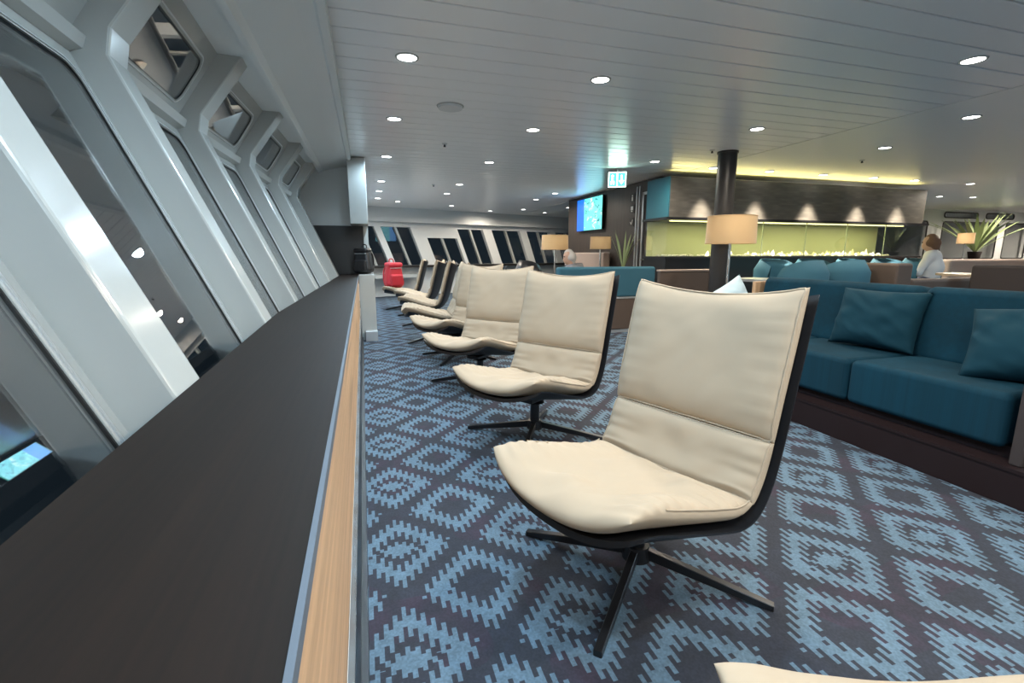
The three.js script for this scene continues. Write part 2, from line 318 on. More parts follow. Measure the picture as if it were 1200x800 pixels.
// ------------------------------------------------------------------ ceiling downlights
{
  const proto = { bezel: (() => { const g = new THREE.TorusGeometry(0.062, 0.008, 8, 28); g.rotateX(Math.PI / 2); return g; })(), disc: cyl(0.058, 0.058, -0.004, 0.002, 28) };
  const gm = { cool: glow(0.9, 0.96, 1.0, 9), warm: glow(1, 0.97, 0.92, 9) };
  function downlight(x, z, { cool = false, power = LAMP_POWER, angle = 1.5, pen = 0.4, where } = {}) {
    const t = thing('downlight', where, 'ceiling light', [x, CEIL, z], 0, 'downlights ' + where.split(' ').slice(-4).join(' '));
    mesh('bezel', proto.bezel, M.white, t);
    mesh('diffuser', proto.disc, cool ? gm.cool : gm.warm, t);
    const c = cool ? LAMP_COOL : LAMP_NEUTRAL;
    const l = new THREE.SpotLight(lin(...c), power, 0, angle, pen, 2);
    l.castShadow = true; l.shadow.radius = 2.5; l.position.set(0, -0.012, 0); t.add(l);
    l.target.position.set(0, -1, 0); t.add(l.target);
  }
  const rows = [2.4, 1.0, -0.35, -1.75, -3.13, -4.5, -6.19, -8.25, -9.55, -10.74];
  for (const z of rows) downlight(0.295, z, { cool: true, power: LAMP_POWER * 1.0, where: 'round recessed downlight over the aisle between counter and armchairs' });
  for (const z of rows.slice(0, 9)) downlight(1.57, z, { where: 'round recessed downlight over the row of cream armchairs' });
  for (const z of [1.2, -0.5, -2.18, -3.86, -5.53, -8.9, -10.0]) downlight(3.57, z, { power: LAMP_POWER * (z > -3 ? 0.5 : 0.8), where: 'round recessed downlight above the teal sofa and walkway' });
  for (const [x, z] of [[5.6, 0.8], [5.6, -1.2], [5.02, -3.01], [5.54, -4.1], [8, 0], [8, -2.5], [11, -0.5], [11, -3]]) downlight(x, z, { cool: z > -2.9, where: 'round recessed downlight in the smooth ceiling over lounge tables', power: LAMP_POWER * (z > -2.9 ? 1.1 : 0.7) });
  for (const [x, z] of [[0.74, -11.3], [2.06, -11.9], [3.31, -13.0], [4.04, -12.3], [4.94, -13.1], [4.98, -11.5]]) downlight(x, z, { where: 'small recessed downlight near the slanted far windows', power: LAMP_POWER * 0.7 });
  for (const [x, z] of [[9.75, -5.7], [11.29, -7.1], [12.12, -7.0], [14.8, -7.3], [17.0, -7.9]]) downlight(x, z, { where: 'round recessed downlight before the rounded windows', power: LAMP_POWER * 2.6 });
  for (const x of [4.6, 5.55, 6.55, 7.55, 8.44]) downlight(x, -5.70, { where: 'bright narrow downlight washing the dark stone fascia', power: 26, angle: 0.50, pen: 0.45 });
}
// smoke detectors and speakers
{
  const sp = thing('ceiling_speaker', 'flat round white ceiling speaker between the downlights', 'speaker', [0.70, CEIL, -4.0]);
  mesh('grille', cyl(0.095, 0.10, -0.022, 0, 32), M.alu, sp); mesh('rim', (() => { const g = new THREE.TorusGeometry(0.1, 0.008, 8, 32); g.rotateX(Math.PI / 2); return g; })(), M.white, sp);
  for (const [x, z, l] of [[0.86, -5.31, 'small sprinkler head in the plank ceiling past the speaker'], [1.154, -8.39, 'small ceiling detector near the far downlights'], [3.8, -4.75, 'small ceiling detector beside the dark column'], [6.0, -4.7, 'small sprinkler head in the ceiling before the stone fascia']]) {
    const d = thing('ceiling_sprinkler', l, 'sprinkler', [x, CEIL, z]);
    mesh('cup', cyl(0.022, 0.032, -0.012, 0, 18), M.alu, d); mesh('head', cyl(0.014, 0.008, -0.035, -0.012, 12), M.dark, d);
  }
}

// ------------------------------------------------------------------ cream lounge chair
function gridGeo(nu, nv, fn) { // closed-less grid surface, fn(u,v)->Vector3
  const pos = [], uv = [], idx = [];
  for (let i = 0; i <= nu; i++) for (let j = 0; j <= nv; j++) { const p = fn(i / nu, j / nv); pos.push(p.x, p.y, p.z); uv.push(i / nu, j / nv); }
  for (let i = 0; i < nu; i++) for (let j = 0; j < nv; j++) { const a = i * (nv + 1) + j, b = a + nv + 1; idx.push(a, b, a + 1, b, b + 1, a + 1); }
  const g = new THREE.BufferGeometry(); g.setAttribute('position', new THREE.Float32BufferAttribute(pos, 3)); g.setAttribute('uv', new THREE.Float32BufferAttribute(uv, 2)); g.setIndex(idx); g.computeVertexNormals(); return g;
}
const PROF = new THREE.CatmullRomCurve3([V(0.435, 0.345, 0), V(0.36, 0.335, 0), V(0.22, 0.312, 0), V(0.05, 0.283, 0), V(-0.09, 0.262, 0), V(-0.185, 0.285, 0), V(-0.25, 0.355, 0), V(-0.30, 0.47, 0), V(-0.345, 0.63, 0), V(-0.392, 0.79, 0), V(-0.44, 0.955, 0)], false, 'centripetal');
PROF.arcLengthDivisions = 400;
function prof(s) { const q = Math.min(Math.max(s, 0), 1), p = PROF.getPointAt(q).clone(), t = PROF.getTangentAt(q); p.addScaledVector(t, (s - q) * 1.25); return [p, V(t.y, -t.x, 0)]; } // normal toward the sitter
const lerp = (a, b, t) => a + (b - a) * t, sm = (a, b, x) => { const t = Math.min(Math.max((x - a) / (b - a), 0), 1); return t * t * (3 - 2 * t); };
function halfW(s) { return s < 0.42 ? lerp(0.292, 0.318, sm(0, 0.42, s)) : lerp(0.318, 0.325, sm(0.42, 1, s)); }
function rise(s) { return s < 0.4 ? lerp(0.072, 0.024, sm(0, 0.4, s)) : lerp(0.022, 0.040, sm(0.4, 1, s)); } // edges curl toward the sitter
function frontCut(t) { return 0.035 * Math.pow(Math.abs(t), 4); }
function surf(s, t, off, wAdd = 0) {
  const [p, n] = prof(s), w = halfW(s) + wAdd, r = rise(s) * Math.pow(Math.abs(t), 2.2);
  const q = p.clone().addScaledVector(n, off + r); q.z = t * w;
  // top edge dips in the middle, front corners are cut back
  if (s > 0.86) q.y += (0.030 * t * t - 0.016) * sm(0.86, 1, s);
  if (s < 0.16) q.x -= frontCut(t) * (1 - sm(0, 0.16, s));
  return q;
}
const cap = (x, p) => Math.pow(Math.max(0, 1 - Math.pow(Math.abs(x), p)), 0.5), MID = 0.36;
function cushion(s0, s1, th, endA, endB, wseed, wrinkle) {
  const n = wrinkle > 0.9 ? 64 : 44;
  const mk = (top) => gridGeo(n, n, (u, v) => {
    const t = Math.sin((v - 0.5) * Math.PI), a = Math.sin((u - 0.5) * Math.PI);
    const s = lerp(s0, s1, (a + 1) / 2), c = cap(t, 6) * cap(a, a < 0 ? endA : endB);
    let h = top ? th * (MID + (1 - MID) * c) : th * MID * (1 - cap(t, 6) * cap(a, 6));
    if (top) {
      const wr = (vnoise(s * 17 + t * 3 + wseed, t * 4 + 9) - 0.5) * 0.012 + (vnoise(s * 11 - t * 1.5 + wseed, t * 2.2 + 3) - 0.5) * 0.020;
      const gather = 1.8 * Math.pow(Math.abs(t), 4) * Math.sin(s * 150 + wseed + 3 * vnoise(s * 20, wseed)) * 0.004; // seams pull the cover into folds
      h += (wr + gather) * wrinkle * cap(t, 4) * cap(a, 4) - 0.014 * (1 - t * t) * cap(a, 2);
    }
    return surf(s, t, 0.006 + h, -0.004);
  });
  const a = mk(true), b = mk(false); b.index.array.reverse();
  let g = mergeGeometries([a, b]); g.deleteAttribute('normal'); g = mergeVertices(g, 1e-4); g.computeVertexNormals(); return g;
}
function pipeLoop(s0, s1, th, endA, endB, r) { // cord round a cushion's rim
  const pts = [], e = 0.975, put = (a, t) => pts.push(surf(lerp(s0, s1, (a + 1) / 2), t, 0.0065 + th * (MID + (1 - MID) * cap(t, 6) * cap(a, a < 0 ? endA : endB)), -0.004));
  const n = 14; for (let i = 0; i <= n; i++) put(lerp(-e, e, i / n), -e); for (let i = 1; i < n; i++) put(e, lerp(-e, e, i / n)); for (let i = n; i >= 0; i--) put(lerp(-e, e, i / n), e); for (let i = n - 1; i > 0; i--) put(-e, lerp(-e, e, i / n));
  return tube(pts, r, 140, 6, true);
}
const SEAT_END = 0.455, LOW_END = 0.645;
const chairGeo = {
  shell: (() => {
    const top = gridGeo(44, 22, (u, v) => surf(lerp(0.012, 0.995, u), (v - 0.5) * 2, 0.002, 0.011));
    const bot = gridGeo(44, 22, (u, v) => surf(lerp(0.012, 0.995, u), (v - 0.5) * 2, -0.014 * Math.pow(Math.max(0, 1 - Math.pow(Math.abs(v - 0.5) * 2, 8)), 0.5) - 0.004, 0.011));
    const n = 44, m = 22, rim = []; const P = (g, i, j) => V().fromBufferAttribute(g.attributes.position, i * (m + 1) + j);
    bot.index.array.reverse(); bot.computeVertexNormals();
    const border = []; for (let i = 0; i < n; i++) border.push([i, 0]); for (let j = 0; j < m; j++) border.push([n, j]); for (let i = n; i > 0; i--) border.push([i, m]); for (let j = m; j > 0; j--) border.push([0, j]);
    border.push(border[0]);
    const eg = gridGeo(border.length - 1, 1, (u, v) => { const [i, j] = border[Math.round(u * (border.length - 1))]; return P(v < 0.5 ? top : bot, i, j); });
    return merge([top, bot, eg]);
  })(),
  seat: cushion(-0.022, SEAT_END, 0.104, 3, 5, 1.3, 1.5),
  low: cushion(SEAT_END, LOW_END, 0.092, 4, 5, 4.1, 0.7),
  up: cushion(LOW_END, 1.005, 0.094, 5, 5, 7.7, 0.6),
  pipeUp: pipeLoop(LOW_END, 1.005, 0.094, 5, 5, 0.0032),
  pipeLow: pipeLoop(SEAT_END, LOW_END, 0.092, 4, 5, 0.003),
  pipeSeat: merge([-1, 1].map(q => { const pts = []; for (let i = 0; i <= 14; i++) { const s = lerp(SEAT_END - 0.015, 0.10, i / 14); pts.push(surf(s, 0.985 * q, 0.0065 + 0.104 * (MID + (1 - MID) * cap(0.985, 6)), -0.004)); } return tube(pts, 0.003, 50, 6); })),
  plate: merge([rbx(-0.12, 0.12, 0.232, 0.262, -0.06, 0.06, 0.01), cyl(0.028, 0.028, 0.075, 0.235, 20), cyl(0.06, 0.045, 0.21, 0.235, 20)]),
  hub: cyl(0.05, 0.042, 0.045, 0.095, 24),
  leg: (() => {
    const s = new THREE.Shape(); s.moveTo(0.02, 0.055); s.lineTo(0.415, 0.002); s.lineTo(0.43, 0.002); s.lineTo(0.43, 0.018); s.lineTo(0.02, 0.09); s.closePath();
    const g = new THREE.ExtrudeGeometry(s, { depth: 0.022, bevelEnabled: true, bevelSize: 0.002, bevelThickness: 0.002, bevelSegments: 1 }); g.translate(0, 0, -0.011); return g;
  })(),
};
function makeChair() {
  const t = thing('swivel_chair', 'x', 'armchair');
  mesh('shell', chairGeo.shell, M.shell, t).userData.label = 'thin black moulded shell';
  const seat = mesh('seat_cushion', chairGeo.seat, M.cream, t);
  mesh('piping', chairGeo.pipeSeat, M.cream, seat);
  const low = mesh('lumbar_cushion', chairGeo.low, M.cream, t);
  mesh('piping', chairGeo.pipeLow, M.cream, low);
  const up = mesh('back_cushion', chairGeo.up, M.cream, t);
  mesh('piping', chairGeo.pipeUp, M.cream, up);
  mesh('swivel_column', chairGeo.plate, M.blackMetal, t);
  mesh('hub', chairGeo.hub, M.blackMetal, t);
  for (let i = 0; i < 4; i++) { const l = mesh('leg', chairGeo.leg, M.blackMetal, t); l.rotation.y = Math.PI / 4 + i * Math.PI / 2 + LEGROT; }
  return t;
}
const LEGROT = THREE.MathUtils.degToRad(-20);
const chair0 = makeChair();
const D2R = Math.PI / 180;
const CH = [ // x, z, degrees turned from the windows toward the near end, label
  [0.86, -1.32, 20, 'cream cushioned swivel armchair in front of the teal sofa, angled at the counter'],
  [0.94, -2.62, 35, 'cream swivel armchair, second from the end of the row by the sofa'],
  [0.89, -3.88, 43, 'cream swivel armchair, third in the row, turned furthest from the windows'],
  [0.90, -4.95, 30, 'cream swivel armchair, fourth in the row, back hidden by the third chair'],
  [0.84, -6.05, -3, 'cream swivel armchair seen in profile beside the white bulkhead'],
  [0.90, -7.45, -16, 'cream swivel armchair, black shell showing, just past the white bulkhead'],
  [0.92, -8.7, -20, 'cream swivel armchair next to the red rucksack, black shell facing the walkway'],
  [0.74, -9.8, -10, 'cream swivel armchair with the red rucksack on its seat'],
];
CH.forEach(([x, z, a, l], i) => {
  const rot = Math.PI + a * D2R;
  if (i === 0) { chair0.position.set(x, 0, z); chair0.rotation.y = rot; chair0.userData.label = l; chair0.userData.group = 'cream swivel armchairs along the windows'; }
  else copyOf(chair0, [x, 0, z], rot, l, 'cream swivel armchairs along the windows', 'swivel_chair');
});
copyOf(chair0, [0.63, 0, -0.04], 71 * D2R, 'cream swivel armchair facing down the row, only its seat front showing', 'cream swivel armchairs along the windows', 'swivel_chair');

// ------------------------------------------------------------------ teal sofa on the platform
function pillowGeo(w, h, d, sd = 0) {
  const f = sgn => gridGeo(28, 28, (u, v) => {
    const a = (u - 0.5) * 2, b = (v - 0.5) * 2, pin = 1 - 0.07 * (1 - a * a) * (b * b) , pin2 = 1 - 0.07 * (1 - b * b) * (a * a);
    const th = d / 2 * Math.pow(Math.max(0, (1 - Math.pow(Math.abs(a), 3)) * (1 - Math.pow(Math.abs(b), 3))), 0.55);
    const wr = (vnoise(u * 6 + sd, v * 6) - 0.5) * 0.03 * (1 - Math.abs(a * b)) + (vnoise((u + v) * 9 + sd, (u - v) * 3) - 0.5) * 0.02;
    return V(a * w / 2 * pin2, b * h / 2 * pin + h / 2, sgn * (th + (th > 0.01 ? wr * Math.min(1, th / 0.05) : 0)));
  });
  const a = f(1), b = f(-1); b.index.array.reverse();
  let g = mergeGeometries([a, b]); g.deleteAttribute('normal'); g = mergeVertices(g, 1e-4); g.computeVertexNormals(); return g;
}
{
  const s = thing('teal_sofa', 'long teal velvet sofa on the raised dark platform', 'sofa', [2.72, PLAT, -1.28]);
  // local: x away from windows, z toward far end is negative
  mesh('base', bx(0.06, 0.78, 0.0, 0.06, -2.08, 0.0), M.plinth, s);
  for (const [a, b] of [[-0.02, -0.77], [-0.775, -1.42], [-1.425, -2.06]]) {
    const c = rbx(0.0, 0.62, 0.05, 0.31, b, a, 0.035, 4); mesh('seat_cushion', uvm(c, 'x', 'z', 0.8), M.teal, s);
  }
  for (const [a, b] of [[-0.02, -0.80], [-0.805, -2.06]]) {
    const c = rbx(-0.09, 0.09, 0.0, 0.46, b, a, 0.05, 4); c.rotateZ(-0.16); c.translate(0.60, 0.27, 0); mesh('back_cushion', uvm(c, 'z', 'y', 0.8), M.teal, s);
  }
  mesh('back_frame', rbx(0.66, 0.80, 0.0, 0.69, -2.08, 0.02, 0.03, 3), M.teal, s);
  mesh('arm_panel', rbx(-0.02, 0.80, 0.0, 0.50, 0.02, 0.07, 0.012), M.brownDark, s).userData.label = 'dark brown arm panel';
  mesh('end_panel', rbx(0.52, 0.80, 0.0, 0.69, -2.12, -2.08, 0.008), M.oak, s).userData.label = 'oak end panel';
}
{
  const p1 = tag(mesh('cushion', pillowGeo(0.52, 0.40, 0.20, 1), M.tealDark), 'large dark teal cushion leaning on the sofa back, behind the front armchair', 'cushion');
  p1.position.set(3.14, 0.485, -2.26); p1.rotation.order = 'YXZ'; p1.rotation.set(-0.30, -Math.PI / 2 + 0.12, 0);
  const p2 = tag(mesh('cushion', pillowGeo(0.46, 0.42, 0.22, 5), M.tealDark), 'dark teal cushion slumped beside the dark arm panel', 'cushion');
  p2.position.set(2.98, 0.485, -1.40); p2.rotation.order = 'YXZ'; p2.rotation.set(-0.62, -Math.PI / 2 + 0.25, 0.1);
  const p3 = tag(mesh('cushion', pillowGeo(0.42, 0.42, 0.16, 8), M.tealLight), 'pale blue cushion standing on its corner at the sofa end', 'cushion');
  p3.position.set(2.93, 0.47, -3.14); p3.rotation.order = 'YXZ'; p3.rotation.set(-0.15, -0.15, 0.5);
}

// ------------------------------------------------------------------ column, stone fascia and glass fire tank
{
  const c = thing('column', 'dark round steel column behind the tall lamp', 'column', [4.04, 0, -4.78]);
  mesh('shaft', cyl(0.105, 0.105, 0, CEIL, 32), M.dark, c); mesh('collar', cyl(0.115, 0.115, CEIL - 0.02, CEIL, 32), M.dark, c); mesh('foot', cyl(0.13, 0.12, 0, 0.05, 32), M.dark, c);
}
{
  const X0 = 4.06, X1 = 9.08, ZF = -5.9, ZB = -6.45;
  const f = thing('fire_tank', 'long glass fire tank under a dark stone fascia, glowing yellow green', 'fireplace', [0, 0, 0]);
  mesh('stone_fascia', uvm(rbx(X0 + 0.02, X1, 1.60, 2.15, ZB + 0.02, ZF, 0.006, 1), 'x', 'y', 1.6, 0.7), M.fascia, f).userData.label = 'rippled dark stone fascia';
  mesh('side_panel', bx(X0, X0 + 0.018, 1.60, 2.15, ZB, ZF), mat(0.03, 0.16, 0.22, 0.4), f).userData.label = 'blue glass side panel';
  mesh('canopy', bx(X0 - 0.06, X1 + 0.06, 1.565, 1.60, ZB, ZF + 0.06), M.black, f);
  mesh('plinth_cabinet', bx(X0, X1, PLAT, 1.03, ZB, ZF), M.black, f);
  mesh('tray', bx(X0 - 0.03, X1 + 0.03, 1.03, 1.06, ZB, ZF + 0.03), M.black, f);
  mesh('back_panel', bx(X0 + 0.02, X1 - 0.3, 1.06, 1.565, ZB + 0.01, ZB + 0.03), M.olive, f);
  for (let i = 0; i < 6; i++) { const a = lerp(X0, X1, i / 6) + 0.004, b = lerp(X0, X1, (i + 1) / 6) - 0.004; mesh('glass_pane', bx(a, b, 1.06, 1.565, ZF - 0.008, ZF), M.glassPlain, f); }
  mesh('glass_pane', bx(X0, X0 + 0.008, 1.06, 1.565, ZB, ZF - 0.01), M.glassPlain, f);
  for (let i = 1; i < 6; i++) { const a = lerp(X0, X1, i / 6); mesh('glass_edge', bx(a - 0.004, a + 0.004, 1.06, 1.565, ZF - 0.01, ZF + 0.001), mat(0.25, 0.3, 0.2, 0.3), f); }
  // light strip under the canopy
  mesh('light_strip', bx(X0 + 0.1, X1 - 0.35, 1.552, 1.563, ZF - 0.10, ZF - 0.06), glow(1.0, 0.95, 0.35, 2.2), f);
  const rl = new THREE.RectAreaLight(lin(1.0, 0.94, 0.48), 26, X1 - X0 - 0.5, 0.05); rl.position.set((X0 + X1) / 2 - 0.1, 1.545, ZF - 0.08); rl.lookAt((X0 + X1) / 2 - 0.1, 0, ZF - 0.08); f.add(rl);
  // pebbles and flames
  const bed = []; for (let i = 0; i < 260; i++) { const g = new THREE.IcosahedronGeometry(0.018 + 0.02 * rnd(), 0); g.scale(1, 0.7, 1); g.translate(X0 + 0.15 + (X1 - X0 - 0.6) * rnd(), 1.068, ZB + 0.1 + (0.36) * rnd()); bed.push(g); }
  const pb = mesh('pebble_bed', merge(bed), mat(0.5, 0.5, 0.4, 0.6), f); pb.userData.kind = 'stuff';
  const fm = [glow(1.0, 0.90, 0.42, 1.6), glow(1.0, 0.97, 0.72, 2.0), glow(0.98, 0.80, 0.25, 1.2)];
  const fg = [0, 1, 2].map(k => new THREE.LatheGeometry([[0, 0], [0.020, 0.008], [0.026, 0.03], [0.019, 0.06], [0.008, 0.09], [0, 0.11]].map(([r, y]) => new THREE.Vector2(r * (1 + 0.2 * k), y * (1 - 0.2 * k))), 8));
  for (const [a, b, n] of [[4.9, 5.5, 16], [5.7, 6.2, 18], [6.3, 7.15, 32], [7.35, 7.85, 26], [8.0, 8.55, 24]])
    for (let i = 0; i < n; i++) { const o = mesh('flame', fg[i % 3], fm[(i * 7 + n) % 3], f); o.position.set(lerp(a, b, (i + 0.2 + 0.6 * rnd()) / n), 1.062, ZB + 0.16 + 0.24 * rnd()); o.scale.set(1, 0.4 + 1.1 * rnd() * rnd(), 1); o.rotation.z = (rnd() - 0.5) * 0.5; }
  // cove above the fascia
  mesh('cove_strip', bx(X0 + 0.1, X1 - 0.1, 2.152, 2.162, ZF - 0.16, ZF - 0.12), glow(1.0, 0.88, 0.3, 0.9), f);
  const cv = new THREE.RectAreaLight(lin(1.0, 0.84, 0.30), 9, X1 - X0 - 0.2, 0.05); cv.position.set((X0 + X1) / 2, 2.167, ZF - 0.10); cv.lookAt((X0 + X1) / 2, 4, ZF + 1.2); f.add(cv);
}

// ------------------------------------------------------------------ dark screen wall with television, door, signs
{
  const w = struct('wall_screen', 'dark wood veneered partition carrying the television', 'wall');
  mesh('wall_panel', uvm(bx(4.30, 4.42, 0, 2.235, -6.47, -9.9), 'z', 'y', 1.2), M.darkWall, w);
  mesh('wall_end', bx(4.42, 4.9, 0, 2.235, -9.78, -9.9), M.darkWall, w);
  for (const z of [-7.02, -7.10]) mesh('metal_strip', bx(4.285, 4.30, 0.1, 2.17, z, z - 0.025), M.alu, w);
}
{
  const d = struct('door_1', 'dark wooden door in the screen wall', 'door', [4.30, 0, 0]);
  mesh('leaf', bx(-0.012, 0, 0.02, 2.02, -6.50, -6.88), M.brownDark, d);
  for (const [a, b, y0, y1] of [[-6.88, -6.92, 0, 2.06], [-6.48, -6.50, 0, 2.06], [-6.48, -6.92, 2.02, 2.06]]) mesh('frame', bx(-0.025, 0, y0, y1, a, b), M.alu, d);
  mesh('handle', tube([V(-0.012, 1.0, -6.82), V(-0.06, 1.0, -6.82), V(-0.065, 1.0, -6.72)], 0.01, 16, 8), M.chrome, d);
}
function plate(name, label, category, pos, turn, w, h, tex, emit, d = 0.012) {
  const t = thing(name, label, category, pos, turn); mesh('backing', rbx(-w / 2 - 0.006, w / 2 + 0.006, -h / 2 - 0.006, h / 2 + 0.006, -d, 0, 0.003, 1), M.black, t);
  const g = new THREE.PlaneGeometry(w, h); g.translate(0, 0, 0.002);
  mesh('face', g, emit ? new THREE.MeshStandardMaterial({ color: lin(0.02, 0.02, 0.02), roughness: 0.3, emissive: lin(1, 1, 1), emissiveMap: tex, emissiveIntensity: emit }) : new THREE.MeshPhysicalMaterial({ map: tex, roughness: 0.5 }), t); return t;
}
{
  const tex = canvasTex(512, 300, (c, w, h) => {
    c.fillStyle = '#0a4fd0'; c.fillRect(0, 0, w, h); c.fillStyle = '#0b62e8'; c.fillRect(0, 0, w * 0.30, h);
    c.fillStyle = '#5fd0c8'; c.fillRect(w * 0.30, 0, w * 0.7, h);
    let s = 7; const r = () => { s = (s * 16807) % 2147483647; return s / 2147483647; };
    for (let i = 0; i < 60; i++) { c.fillStyle = ['#d9f5e6', '#2fa79a', '#8fe6c9', '#1d7f86', '#bdf0d8'][i % 5]; c.beginPath(); const x = w * (0.32 + 0.68 * r()), y = h * r(); c.moveTo(x, y); for (let k = 0; k < 6; k++) c.lineTo(x + (r() - 0.5) * 70, y + (r() - 0.5) * 50); c.closePath(); c.fill(); }
    c.fillStyle = '#0b62e8'; c.fillRect(0, 0, w * 0.30, h);
  });
  const t = plate('television', 'wall mounted television showing a blue and green chart', 'television', [4.235, 1.86, -8.76], -Math.PI / 2, 1.10, 0.61, tex, 1.3, 0.04);
  const l = new THREE.RectAreaLight(lin(0.35, 0.75, 1.0), 1.2, 1.1, 0.61); l.position.set(0, 0, 0.02); l.lookAt(0, 0, 4); t.add(l);
  l.rotation.set(0, Math.PI, 0);
}
{
  const pict = k => canvasTex(64, 64, (c) => { c.fillStyle = '#2a2523'; c.fillRect(0, 0, 64, 64); c.fillStyle = '#d8d8d4'; c.strokeStyle = '#d8d8d4'; c.lineWidth = 7; if (k === 0) { c.beginPath(); c.arc(32, 16, 8, 0, 7); c.fill(); c.fillRect(22, 26, 20, 30); } else if (k === 1) { c.fillRect(14, 10, 36, 30); c.fillRect(22, 44, 20, 10); } else { c.beginPath(); c.moveTo(14, 32); c.lineTo(30, 50); c.lineTo(50, 14); c.stroke(); } });
  [[2.01, 'topmost of the three small white pictogram signs beside the door'], [1.83, 'middle one of the three small white pictogram signs beside the door'], [1.62, 'lowest of the three small white pictogram signs beside the door']].forEach(([y, l], k) => plate('pictogram_sign', l, 'sign', [4.29, y, -7.25], -Math.PI / 2, 0.13, 0.13, pict(k), 0));
  plate('door_sign', 'square outlined sign high on the dark door', 'sign', [4.284, 1.87, -6.70], -Math.PI / 2, 0.15, 0.15, canvasTex(64, 64, c => { c.fillStyle = '#231f1d'; c.fillRect(0, 0, 64, 64); c.strokeStyle = '#c9cac6'; c.lineWidth = 4; c.strokeRect(4, 4, 56, 56); c.fillStyle = '#c9cac6'; c.fillRect(20, 22, 8, 22); c.fillRect(36, 22, 8, 22); }), 0);
  const ex = plate('exit_sign', 'hanging green and white lit escape sign', 'sign', [3.36, 2.10, -6.1], -0.5, 0.24, 0.20, canvasTex(128, 108, (c, w, h) => {
    c.fillStyle = '#e8fff4'; c.fillRect(0, 0, w, h); c.fillStyle = '#35c99a'; c.fillRect(6, 6, 54, h - 12); c.fillRect(68, 6, 54, h - 12); c.fillStyle = '#f2fffa'; c.beginPath(); c.arc(30, 28, 9, 0, 7); c.fill(); c.fillRect(24, 38, 12, 28); c.fillRect(16, 64, 10, 24); c.fillRect(34, 64, 10, 24); c.fillRect(90, 22, 10, 44); c.beginPath(); c.moveTo(76, 60); c.lineTo(114, 60); c.lineTo(95, 90); c.fill();
  }), 3.5, 0.02);
  mesh('hanger', bx(-0.005, 0.005, 0.1, 0.15, -0.015, -0.005), M.alu, ex);
  const l = new THREE.RectAreaLight(lin(0.7, 1.0, 0.88), 5, 0.24, 0.2); l.position.set(0, 0, 0.02); l.rotation.set(0, Math.PI, 0); ex.add(l);
}

// ------------------------------------------------------------------ lamps
function lamp(name, label, pos, { r = 0.26, h = 0.29, shadeY = 1.21, stem = 0.015, base = 0.14, power = 0.065 } = {}) {
  const t = thing(name, label, 'lamp', pos);
  mesh('base', merge([cyl(base, base * 0.95, 0, 0.018, 28)]), M.chrome, t);
  mesh('stem', cyl(stem, stem, 0.018, shadeY + 0.1, 16), M.chrome, t);
  const sh = mesh('shade', merge([cyl(r, r * 0.97, shadeY, shadeY + h, 40, true)]), M.shade, t);
  mesh('shade_rim', (() => { const a = new THREE.TorusGeometry(r, 0.004, 6, 40); a.rotateX(Math.PI / 2); a.translate(0, shadeY, 0); const b = new THREE.TorusGeometry(r * 0.97, 0.004, 6, 40); b.rotateX(Math.PI / 2); b.translate(0, shadeY + h, 0); return merge([a, b]); })(), M.shade, sh);
  mesh('bulb', (() => { const g = new THREE.SphereGeometry(0.03, 16, 12); g.translate(0, shadeY + h * 0.5, 0); return g; })(), glow(1, 0.8, 0.5, 3), t);
  const l = new THREE.PointLight(lin(1.0, 0.80, 0.48), power, 0, 2); l.position.set(0, shadeY + h * 0.5, 0); l.castShadow = true; l.shadow.radius = 1.5; t.add(l);
  return t;
}
lamp('floor_lamp', 'chrome floor lamp with tan drum shade before the dark column', [3.86, 0, -4.42]);
lamp('table_lamp', 'tan drum table lamp by the slanted far windows', [3.22, 0.62, -8.0], { r: 0.24, h: 0.25, shadeY: 0.55, base: 0.08 });
lamp('table_lamp', 'smaller tan table lamp below the television', [3.86, 0.62, -7.5], { r: 0.18, h: 0.2, shadeY: 0.56, base: 0.07 });
lamp('table_lamp', 'small tan table lamp beside the palm', [13.5, 0.93, -7.8], { r: 0.16, h: 0.24, shadeY: 0.40, base: 0.08 });

// ------------------------------------------------------------------ palms
function palm(label, pos, n, len, up, leafW) {
  const t = thing('potted_palm', label, 'plant', pos);
  mesh('pot', new THREE.LatheGeometry([[0, 0], [0.10, 0], [0.14, 0.22], [0.125, 0.22], [0.11, 0.19], [0, 0.19]].map(a => new THREE.Vector2(...a)), 24), M.brownDark, t);
  for (let i = 0; i < n; i++) {
    const a = i / n * Math.PI * 2 + rnd() * 0.4, L = len * (0.7 + 0.5 * rnd()), k = 0.35 + 0.75 * rnd();
    const pts = []; for (let j = 0; j <= 8; j++) { const q = j / 8; pts.push([Math.cos(a) * L * q * k, 0.2 + up * (1.5 * q - 0.55 * q * q * k), Math.sin(a) * L * q * k]); }
    const g = gridGeo(8, 2, (u, v) => { const p = pts[Math.round(u * 8)], w = leafW * Math.sin(Math.PI * Math.min(1, 0.08 + u * 0.92)) * (v - 0.5) * 2; return V(p[0] - Math.sin(a) * w, p[1] - Math.abs(v - 0.5) * leafW * 0.5, p[2] + Math.cos(a) * w); });
    mesh('frond', g, M.leaf, t);
  }
}
palm('tall palm with pale arching fronds before the rounded windows', [14.6, 0.93, -8.2], 22, 1.0, 0.75, 0.05);
palm('small palm with thin fronds below the television', [4.05, 0.62, -7.05], 10, 0.34, 0.55, 0.018);

